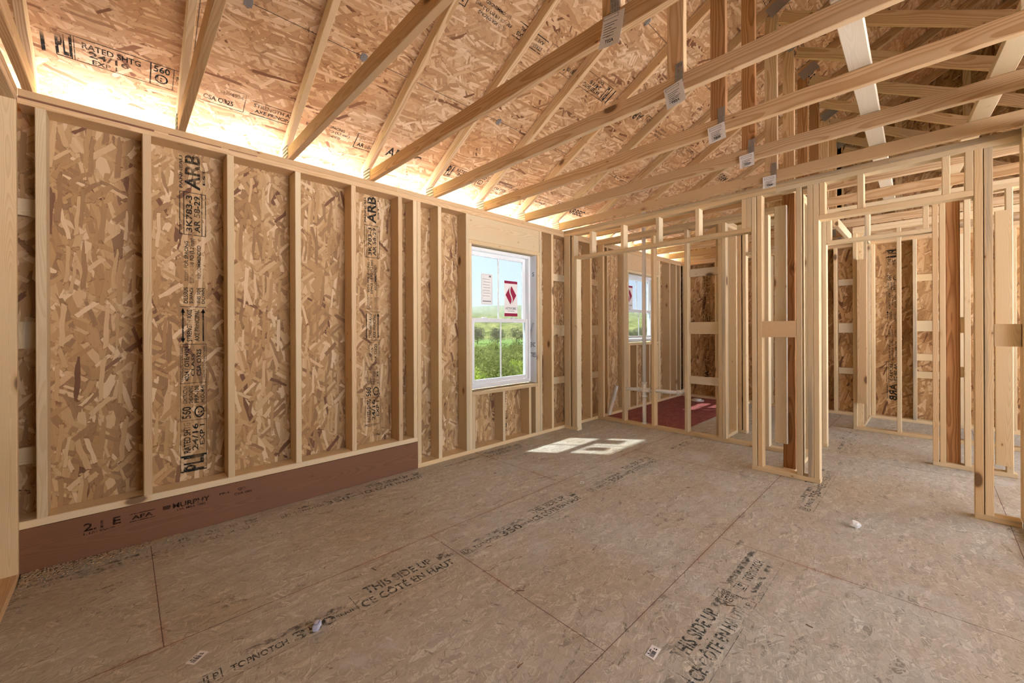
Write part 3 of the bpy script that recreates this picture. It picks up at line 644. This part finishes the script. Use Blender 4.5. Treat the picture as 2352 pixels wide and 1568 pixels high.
# paper tags stapled at the post joints
TG = [(2,'T02A','topmost hanging paper tag marked T02A, curled at its lower end',.10,.135,.16),(3,'T02A','second paper tag marked T02A, on the chord right of picture middle',.10,.118,-.18),
      (4,'T02B','uppermost paper tag marked T02B, below the two T02A tags',.10,.105,-.12),(5,'T02B','middle paper tag marked T02B, between two other T02B tags',.095,.095,-.06),(6,'T02B','lowest paper tag, hanging over the closet partition plate',.095,.098,0)]
for n, txt, lb, w_, h_, tilt in TG:
    x = .244+.6096*n-.006
    t = empty('paper_tag', (x,.93,HC+.06), lb, 'paper tag', 'truss identification tags')
    bm = bmesh.new(); N = 8
    g = [[bm.verts.new((-.003-.010*(i/N)**2*(1 if n==2 else .5)+.002*math.sin(3*j), (.5-j)*w_, -h_*i/N)) for j in (0,.5,1)] for i in range(N+1)]
    for i in range(N):
        for j in range(2): bm.faces.new((g[i][j],g[i][j+1],g[i+1][j+1],g[i+1][j]))
    ex = bmesh.ops.extrude_face_region(bm, geom=bm.faces[:]); bmesh.ops.translate(bm, vec=(-.0006,0,0), verts=[v for v in ex['geom'] if isinstance(v, bmesh.types.BMVert)])
    zt = HC+.048 if n > 2 else HC+.075
    mw = Matrix.Translation((x,.925 if n>2 else .895,zt)) @ Matrix.Rotation(tilt,4,'X')
    link('sheet', mesh_from(bm,'sheet'), M['paper'], t, mw)
    # printed lines
    it = [('t',txt,.030,-h_+.014,.042,.014),('t','Qty. 4 of 5',.035,-h_+.036,.035,.006),('r',.012,-.028,.07,.014,.0015)]
    for k in range(6): it.append(('f',.018,-.045-.010*k,.062-.012*(k%3),.0022))
    U = (mw.to_3x3() @ Vector((0,-1,0))); V = (mw.to_3x3() @ Vector((0,0,1)))
    stamp('printed_text', t, 'ink_solid', it, mw @ Vector((-.0155,.5*w_,0)), U, V) if n == 2 else stamp('printed_text', t, 'ink_solid', it, mw @ Vector((-.0105,.5*w_,0)), U, V)

# ---------------------------------------------------------------- windows
def window(idx, ww, midz, two):
    x0, x1, z0, z1 = ww; ya, yb = YW+.062, YW+D6+.02
    t = empty('window_%d' % idx, (x0, ya, z0), kind='structure')
    fw = .032
    X0, X1, Z0, Z1 = x0+.012, x1-.055, z0+.02, z1-TH-.012
    def v(name, b, bev=.003, m='vinyl'): return boxes(name, t, M[m], b, None, bev)
    v('window_frame', [(X0,X0+fw,ya,yb,Z0,Z1),(X1-fw,X1,ya,yb,Z0,Z1),(X0+fw,X1-fw,ya,yb,Z1-fw,Z1),(X0+fw,X1-fw,ya,yb,Z0,Z0+fw+.01)])
    v('flange', [(X1,x1-.002,yb-.02,yb-.012,Z0-.01,Z1+.01),(x0+.002,X0,yb-.02,yb-.012,Z0-.01,Z1+.01),(x0+.002,x1-.002,yb-.02,yb-.012,Z1,z1-TH),(x0+.002,x1-.002,yb-.02,yb-.012,z0+.002,Z0)], 0, 'wrap')
    def sash(zA, zB, y, st=.042):
        a, b = X0+fw+.002, X1-fw-.002
        s = v('sash', [(a,a+st,y,y+.03,zA,zB),(b-st,b,y,y+.03,zA,zB),(a+st,b-st,y,y+.03,zB-st,zB),(a+st,b-st,y,y+.03,zA,zA+st)])
        c = (a+b)/2
        m = boxes('muntin', t, M['vinyl'], [(c-.009,c+.009,y+.010,y+.020,zA+st,zB-st)], None, .002)
        gl = boxes('glass', t, M['glass'], [(a+st-.002,b-st+.002,y+.014,y+.017,zA+st-.002,zB-st+.002)])
        return a+st, b-st, y+.013
    gz = sash(midz-.022, Z1-fw-.002, ya+.048)
    sash(Z0+fw+.012, midz+.022, ya+.010)
    for lx in (.25,.72):
        xx = X0+(X1-X0)*lx; boxes('sash_lock', t, M['vinyl'], [(xx-.03,xx+.03,ya+.014,ya+.05,midz+.022,midz+.034)], None, .004)
    # stickers on the upper glass, seen from behind
    ax, bx, gy = gz; c = (ax+bx)/2
    sx0, sx1 = (c+.09, c+.295) if not two else (ax+.03, ax+.24)
    zt = midz+.45 if not two else midz+.40; zl = zt-.40
    s = empty('window_sticker', (sx0, gy, zl), ('wine red and white sticker with flame diamond on the near window' if not two else 'pale pink and white diamond sticker on the bathroom window behind the pipe'), 'sticker', 'brand stickers on window glass')
    boxes('sticker_sheet', s, M['paper'], [(sx0,sx1,gy-.0015,gy-.0005,zl,zt)])
    w_ = sx1-sx0
    O = (sx0, gy-.0022, zl)
    hh = .40; cx, cy = w_/2, hh*.60
    it = [('f',0,0,w_,.035),('f',0,hh-.03,w_,.03)]
    # diamond in two lobes divided by a white S
    def lobe(sg):
        edge = [(cx+sg*(.085), cy), (cx+sg*.045, cy+.048)]
        pts = [(cx+.004*sg, cy+.105)]+[(cx+sg*.085, cy)]+[(cx+sg*.004-.018, cy-.105) if sg<0 else (cx+.004+.0, cy-.105)]
        sc = [(cx+sg*.009+.020*math.sin(k/8*2*math.pi), cy-.105+.21*k/8) for k in range(9)]
        return [(cx+sg*.085, cy)] + (sc[::-1] if sg > 0 else sc[::-1])
    for sg in (1,-1):
        L_ = lobe(sg); 
        for k in range(1, len(L_)-1): it.append(('p', [L_[0], L_[k], L_[k+1]]))
    stamp('diamond_mark', s, 'wine', it, O, (1,0,0), (0,0,1))
    stamp('lettering', s, 'greyink', [('t','SIMONTON',.02,.075,w_-.04,.030,0,1),('t','WINDOWS',.05,.055,w_-.10,.010,0,1)], O, (1,0,0), (0,0,1))
    if not two:
        s2 = empty('window_sticker', (ax+.14, gy, zl), 'pale grey ratings label on the left half of the near window glass', 'sticker')
        boxes('sticker_sheet', s2, M['paper'], [(ax+.13,ax+.29,gy-.0015,gy-.0005,midz+.17,midz+.50)])
        it = [('r',.008,.008,.144,.314,.0015),('f',.02,.03,.12,.012),('f',.11,.295,.03,.02)]+[('f',.02+.01*(k%2),.27-.03*k,.10,.004) for k in range(7)]+[('r',.02,.06,.12,.08,.001)]
        stamp('lettering', s2, 'greyink', it, (ax+.13,gy-.0022,midz+.17), (1,0,0), (0,0,1))
    if not two:
        # house wrap folded into the opening on the right jamb
        boxes('house_wrap', t, M['wrap'], [(x1-.0035,x1-.001,YW+.02,YW+D6,z0+.003,z1-TH-.003)])
        stamp('lettering', t, 'blue_ink', [('t','ENC',.0,.42,.075,.055),('t','TIES',.0,.30,.085,.055),('t','ProTect',-.03,.30,.03,.33,90),('t','S',.03,1.25,.03,.05)], (x1-.0042, YW+.110, z0), (0,-1,0), (0,0,1))
        bm = bmesh.new(); pts = [(x1-.02, YW+.045+.05*math.sin(a), z0+.50+.20*math.cos(a)) for a in [i/10*1.5 for i in range(11)]]
        for a, b in zip(pts, pts[1:]): tube(bm, a, b, .005, n=8)
        link('spray_foam_strap', mesh_from(bm,'st'), M['steel'], t)
window(1, W1, 1.335, False); window(2, W2, 1.52, True)

# ---------------------------------------------------------------- plumbing
PX, PY = 4.7525, 2.511
pv = empty('drain_pipe', (PX,PY,0), 'white vertical vent pipe with side arms in the closet back wall', 'pipe')
bm = bmesh.new(); tube(bm, (PX,PY,.02),(PX,PY,.40),.024,n=24); tube(bm,(PX,PY,.54),(PX,PY,2.80),.024,n=24); link('riser', mesh_from(bm,'riser'), M['pvc'], pv)
bm = bmesh.new(); tube(bm,(PX,PY,.385),(PX,PY,.555),.0295,n=24); tube(bm,(PX,PY,.375),(PX,PY,.395),.033,n=24); tube(bm,(PX,PY,.545),(PX,PY,.565),.033,n=24)
tube(bm,(PX,PY-.085,.466),(PX,PY+.085,.462),.0285,n=24); tube(bm,(PX,PY-.092,.466),(PX,PY-.072,.466),.032,n=24); tube(bm,(PX,PY+.072,.462),(PX,PY+.092,.462),.032,n=24)
link('cross_fitting', mesh_from(bm,'cross'), M['pvc'], pv)
bm = bmesh.new(); tube(bm,(PX,PY+.08,.462),(PX,PY+.30,.452),.0215,n=20); link('left_arm', mesh_from(bm,'arm'), M['pvc'], pv)
bm = bmesh.new(); tube(bm,(PX,PY-.08,.466),(PX,2.07,.477),.0215,n=20); link('right_arm', mesh_from(bm,'arm'), M['pvc'], pv)
bm = bmesh.new(); tube(bm,(PX,2.085,.477),(PX,2.055,.478),.029,n=20); tube(bm,(PX,2.06,.478),(PX,2.02,.488),.026,n=20); tube(bm,(PX,2.025,.487),(PX,1.99,.52),.026,n=20); link('elbow', mesh_from(bm,'elbow'), M['pvc'], pv)
bm = bmesh.new(); tube(bm,(PX,PY,0.038),(PX,PY,.05),.034,n=24); link('floor_collar', mesh_from(bm,'col'), M['pvc'], pv)
bm = bmesh.new(); tube(bm,(4.865,3.10,.045),(4.99,3.06,.437),.030,n=24,cap=False); tube(bm,(4.99,3.06,.437),(4.865,3.10,.045),.026,n=24,cap=False)
tag(link('loose_pipe', mesh_from(bm,'lp'), M['pvc']), 'short white pipe length leaning against the window wall behind the closet', 'pipe')
bm = bmesh.new(); tube(bm,(7.05,2.75,.0026),(7.05,2.75,.02),.10,n=32); tube(bm,(7.05,2.75,.02),(7.05,2.75,.04),.06,n=32)
tag(link('toilet_flange', mesh_from(bm,'tf'), M['pvc']), 'round white drain flange on the red bathroom floor', 'drain flange')

# ---------------------------------------------------------------- bits on the floor
def sticker(x, y, a, w_, h_, lab, body):
    t = empty('barcode_sticker', (x,y,0), lab, 'sticker', 'barcode stickers on the floor')
    mw = Matrix.Translation((x,y,0)) @ Matrix.Rotation(a,4,'Z')
    bm = bmesh.new(); bm_box(bm,-w_/2,w_/2,-h_/2,h_/2,.0006,.0014); link('sticker_sheet', mesh_from(bm,'ss'), M['paper'], t, mw)
    rr = random.Random(3); it = []; xx = 0
    while xx < w_*.5:
        b = rr.uniform(.0012,.003); it.append(('f',-w_*.38+xx,-h_*.32,b,h_*.45)); xx += b+rr.uniform(.001,.0025)
    it += [('t',body,-w_*.3,h_*.18,w_*.45,h_*.2),('f',w_*.22,-h_*.2,w_*.14,h_*.12),('f',w_*.22,.0,w_*.1,h_*.12)]
    stamp('barcode', t, 'ink_solid', it, (x,y,.0018), mw.to_3x3() @ Vector((1,0,0)), mw.to_3x3() @ Vector((0,1,0)))
sticker(.198,1.933,R(38),.062,.038,'small barcode sticker lying on the brown floor at the lower left','KD')
sticker(1.458,.739,R(4),.068,.036,'small barcode sticker beside the floor seam, left of the large printed words','LP')
sticker(2.661,1.95,R(30),.05,.03,'tiny white sticker near the sunlit floor patch','KD')
bm = bmesh.new(); bm_box(bm,-.020,.020,-.012,.012,0,.024); bm_box(bm,-.014,.014,-.009,.009,.024,.03)
bmesh.ops.bevel(bm, geom=bm.edges[:], offset=.003, segments=2, affect='EDGES')
tag(link('plastic_cap', mesh_from(bm,'cap'), M['cap'], None, Matrix.Translation((.575,1.77,.001)) @ Matrix.Rotation(R(50),4,'Z')), 'small lilac white plastic cap on the printed number 350', 'cap')
def scrap(name, x, y, s, mat, lab, cat, seed, flat=.25):
    rr = random.Random(seed); bm = bmesh.new(); bmesh.ops.create_icosphere(bm, subdivisions=2, radius=s)
    for v in bm.verts: v.co = Vector((v.co.x*1.5*rr.uniform(.7,1.2), v.co.y*.7*rr.uniform(.7,1.2), v.co.z*flat*rr.uniform(.7,1.3)))
    mn = min(v.co.z for v in bm.verts)
    for v in bm.verts: v.co.z -= mn
    tag(link(name, mesh_from(bm,'sc'), M[mat], None, Matrix.Translation((x,y,.001)) @ Matrix.Rotation(seed,4,'Z')), lab, cat)
scrap('foam_scrap', 3.263,.321,.022,'foil','white foam scrap alone on the floor in front of the doorway','scrap',2,1.0)
def shav(x,y,s,lab,seed):
    rr = random.Random(seed); bm = bmesh.new(); N = 10; pr = None
    for i in range(N+1):
        a = i/N*rr.uniform(1.8,2.4); p = Vector((s*(i/N-.5)*2, s*.5*math.sin(a*1.5), .002+s*.25*abs(math.sin(a))))
        q = [bm.verts.new(p+Vector((0,-s*.16,0))), bm.verts.new(p+Vector((0,s*.16,.002)))]
        if pr: bm.faces.new((pr[0],pr[1],q[1],q[0]))
        pr = q
    bmesh.ops.solidify(bm, geom=bm.faces[:], thickness=.0012)
    tag(link('wood_shaving', mesh_from(bm,'sh'), M['chip'], None, Matrix.Translation((x,y,0)) @ Matrix.Rotation(seed*1.3,4,'Z')), lab, 'wood shaving', 'shavings on the floor')
shav(.187,2.918,.022,'curled pale shaving just right of the red seam below the beam',1); shav(.375,2.939,.024,'flat pale shaving closest to the dark beam',2)
shav(5.55,.28,.016,'tiny shaving on the hall floor beyond the doorway',3); shav(3.93,.12,.018,'pale shaving in the doorway shadow',4)
# dark splinters on the floor
rr = random.Random(5)
for k,(x,y) in enumerate(((.93,2.0),(1.35,1.35),(1.95,.62),(1.05,1.05),(1.5,1.75),(2.3,2.6),(2.05,.35))):
    a = rr.uniform(0,3); l = rr.uniform(.010,.02); d = Vector((math.cos(a),math.sin(a),0))*l
    tag(board('wood_splinter', None, 'lvl', Vector((x,y,.0022))-d, Vector((x,y,.0022))+d, .003,.002,(0,0,1)), 'thin dark wood splinter lying loose on the grey subfloor', 'splinter', 'dark splinters on the floor')
# sawdust ridge below the beam
bm = bmesh.new(); rr = random.Random(9)
for i in range(2600):
    x = -.37+ .62*rr.random()**1.5; wd = .05*(1-(x+.37)/.70)+.01; y = YW-.002-abs(rr.gauss(0,wd)); z = max(0,.022*(1-(YW-y)/(.12))*(1-(x+.37)/.75))*rr.random()
    s = rr.uniform(.0012,.0032); bm_box(bm, x-s,x+s,y-s,y+s,z,z+s*1.2)
sdm = plain('sawdust',(.50,.36,.22),.9,0,.1,.25,60)
tag(link('sawdust', mesh_from(bm,'sd'), sdm), 'ridge of fine brown sawdust along the foot of the dark beam at far left', 'sawdust', kind='stuff')

# ---------------------------------------------------------------- outdoors
GZ = -3.4
def hgt(x, y):
    d = math.hypot(x-3, y-3); h = GZ
    h -= 1.6*max(0,min(1,(y-14)/25))
    if y > 150: 
        k = min(1,(y-150)/420); h += (34+6*math.sin(x*.011+1)+3*math.sin(x*.027)+.022*x)*k*k*(3-2*k)
    return h
bm = bmesh.new(); xs = [-700+1400*i/70 for i in range(71)]; ys = [3.9,8,14,20,30,45,60,80,105,130,150,190,240,300,360,420,500,600,750,900]
rj = random.Random(4); xs = [-300+1300*i/200 for i in range(201)]
g = [[bm.verts.new((x,y,hgt(x,y)+(rj.uniform(-1,2.2) if y>=240 else 0))) for x in xs] for y in ys]
for j in range(len(ys)-1):
    for i in range(200): bm.faces.new((g[j][i],g[j][i+1],g[j+1][i+1],g[j+1][i]))
t = NT('meadow'); c = t.n('TexCoord').outputs['Object']; n1 = t.noise(c,.035,6,.6); n2 = t.noise(c,.4,4,.6)
s_ = t.n('SeparateXYZ'); t.l(c, s_.inputs[0])
field = t.mix(n2,(.24,.38,.09),(.36,.50,.15)); wood_ = t.ramp(t.noise(c,.11,8,.75),[(.36,(.16,.19,.06)),(.5,(.34,.36,.11)),(.62,(.52,.50,.18)),(.72,(.30,.27,.16))])
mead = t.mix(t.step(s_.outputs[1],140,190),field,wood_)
mead = t.mix(t.math('MULTIPLY',t.step(s_.outputs[1],200,800),.62),mead,(.62,.68,.70))  # haze of distance painted into the far hill colour
t.bsdf(mead,.95,0,.1)
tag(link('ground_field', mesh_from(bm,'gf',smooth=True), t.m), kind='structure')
bm = bmesh.new()
for a in ((-60,80,3.34,3.95),(-60,80,-60,3.34)): bm_box(bm, a[0],a[1],a[2],a[3],GZ-.1,GZ+.01)
bm_box(bm,-60,80,3.95,13,GZ-.1,GZ+.012)
tag(link('ground_bounce', mesh_from(bm,'gy'), plain('pale_bounce_ground',(.82,.78,.82),.9,0,.1,.1,3)), kind='structure')  # unseen ground made pale to bounce light up under the eaves

leafm = []
for nm, c1, c2 in (('young_leaves',(.48,.58,.10),(.68,.74,.18)),('olive_leaves',(.36,.40,.12),(.52,.52,.20)),('grey_twigs',(.30,.26,.19),(.44,.39,.30))):
    t = NT(nm); tcn = t.n('TexCoord'); nz = t.noise(tcn.outputs['Object'],1.6,4); col = t.mix(nz,c1,c2)
    b = t.n('BsdfDiffuse'); t.l(col,b.inputs[0]); tr = t.n('BsdfTranslucent'); t.l(col,tr.inputs[0]); mx = t.n('MixShader'); mx.inputs[0].default_value = .55
    t.l(b.outputs[0],mx.inputs[1]); t.l(tr.outputs[0],mx.inputs[2]); t.l(mx.outputs[0],t.out.inputs[0]); leafm.append(t.m)
bark = plain('bark',(.12,.09,.065),.9,0,.1,.3,8)
def crown_mesh(seed, n=5200, leaf=.085, hgt_=1.0):
    rr = random.Random(seed); bm = bmesh.new()
    cl = [(Vector((rr.gauss(0,.42),rr.gauss(0,.42),.25+.75*rr.random()))*1.0, rr.uniform(.18,.38)) for _ in range(26)]
    for i in range(n):
        c_, r_ = rr.choice(cl); d = Vector((rr.gauss(0,1),rr.gauss(0,1),rr.gauss(0,1))).normalized()*r_*rr.random()**.33
        p = c_+d; p.z = max(.03,p.z)*hgt_
        a = Vector((rr.gauss(0,1),rr.gauss(0,1),rr.gauss(0,1))).normalized(); b = a.orthogonal().normalized(); s = leaf*rr.uniform(.25,.55)
        bm.faces.new([bm.verts.new(p+a*s), bm.verts.new(p+b*s*.6), bm.verts.new(p-a*s), bm.verts.new(p-b*s*.6)])
    return mesh_from(bm,'crown')
def bare_mesh(seed, spread=1.0):
    rr = random.Random(seed); bm = bmesh.new()
    def br(p, d, l, r, k):
        q = p+d*l; tube(bm,p,q,r,r*.7,n=5,cap=False)
        if k == 0: return
        for _ in range(3 if k > 1 else 4):
            nd = (d+Vector((rr.gauss(0,.42*spread),rr.gauss(0,.42*spread),rr.gauss(.1,.25)))).normalized(); br(q, nd, l*rr.uniform(.6,.85), r*.62, k-1)
    br(Vector((0,0,0)),Vector((0,0,1)),.26,.022,5)
    return mesh_from(bm,'bare')
CR = [crown_mesh(1), crown_mesh(2, hgt_=1.3), crown_mesh(3, hgt_=.8), crown_mesh(4, 2600)]
for i, m_ in enumerate(CR): m_.materials.append(leafm[[0,1,0,2][i]])
BR = [bare_mesh(1), bare_mesh(2,1.3)]
for m_ in BR: m_.materials.append(bark)
bm = bmesh.new(); tube(bm,(0,0,0),(0,0,.5),.03,.015,n=7); TRK = mesh_from(bm,'trunk'); TRK.materials.append(bark)
rr = random.Random(21)
def tree(x, y, s, k, lab, grp):
    t = empty('leafy_shrub' if k < 3 else 'hazy_tree', (x,y,hgt(x,y)), lab, 'tree', grp)
    mw = Matrix.Translation((x,y,hgt(x,y))) @ Matrix.Rotation(rr.uniform(0,6),4,'Z') @ Matrix.Diagonal((s,s,s,1))
    link('crown', CR[k], None, t, mw); link('trunk', TRK, None, t, mw)
# positions by bearing (slope X/Y from the camera) and distance
KL = {0:'bright yellow green young tree below the near window',1:'olive green bushy tree below the near window',2:'low yellow green shrub below the near window'}
for r_i, (yy, st) in enumerate(((18,2.9),(22,3.0),(26.5,3.2),(32,3.4))):
    k0 = 0
    for c_i in range(int((1.12-.70)*yy/st)+2):
        x = .70*yy+(c_i+.5*(r_i%2))*st; k = rr.choice((0,0,1,1,2)); tree(x+rr.uniform(-.3,.3), yy+rr.uniform(-.4,.4), rr.uniform(2.1,2.7), k, KL[k], 'spring shrubs outside the near window')
for i in range(14):
    q = .62+.65*i/13; y = 42+4*(i%2); k = (0,1,1)[i%3]; tree(q*y, y, rr.uniform(2.4,3.0), k, 'green tree in the middle distance outside the windows', 'middle distance trees')
for i in range(24):
    q = .55+2.1*i/24; y = 126+8*(i%2); tree(q*y, y, rr.uniform(4.6,6.2), 3, 'grey brown leafless tree in the line across the field', 'line of grey trees across the field')
for i,(q,y,s) in enumerate(((1.02,44,5.2),(1.09,46,5.5),(1.83,16,4.6),(1.93,17,4.8),(1.76,24,5.0))):
    t_ = link('bare_tree', BR[i%2], None, None, Matrix.Translation((q*y,y,hgt(q*y,y))) @ Matrix.Rotation(i*1.1,4,'Z') @ Matrix.Diagonal((s,s,s,1)))
    tag(t_, ('dark leafless tree standing at the edge of the green field' if i < 2 else 'bare branching tree seen through the bathroom window'), 'tree', 'bare trees by the field' if i < 2 else 'bare trees outside the bathroom window')
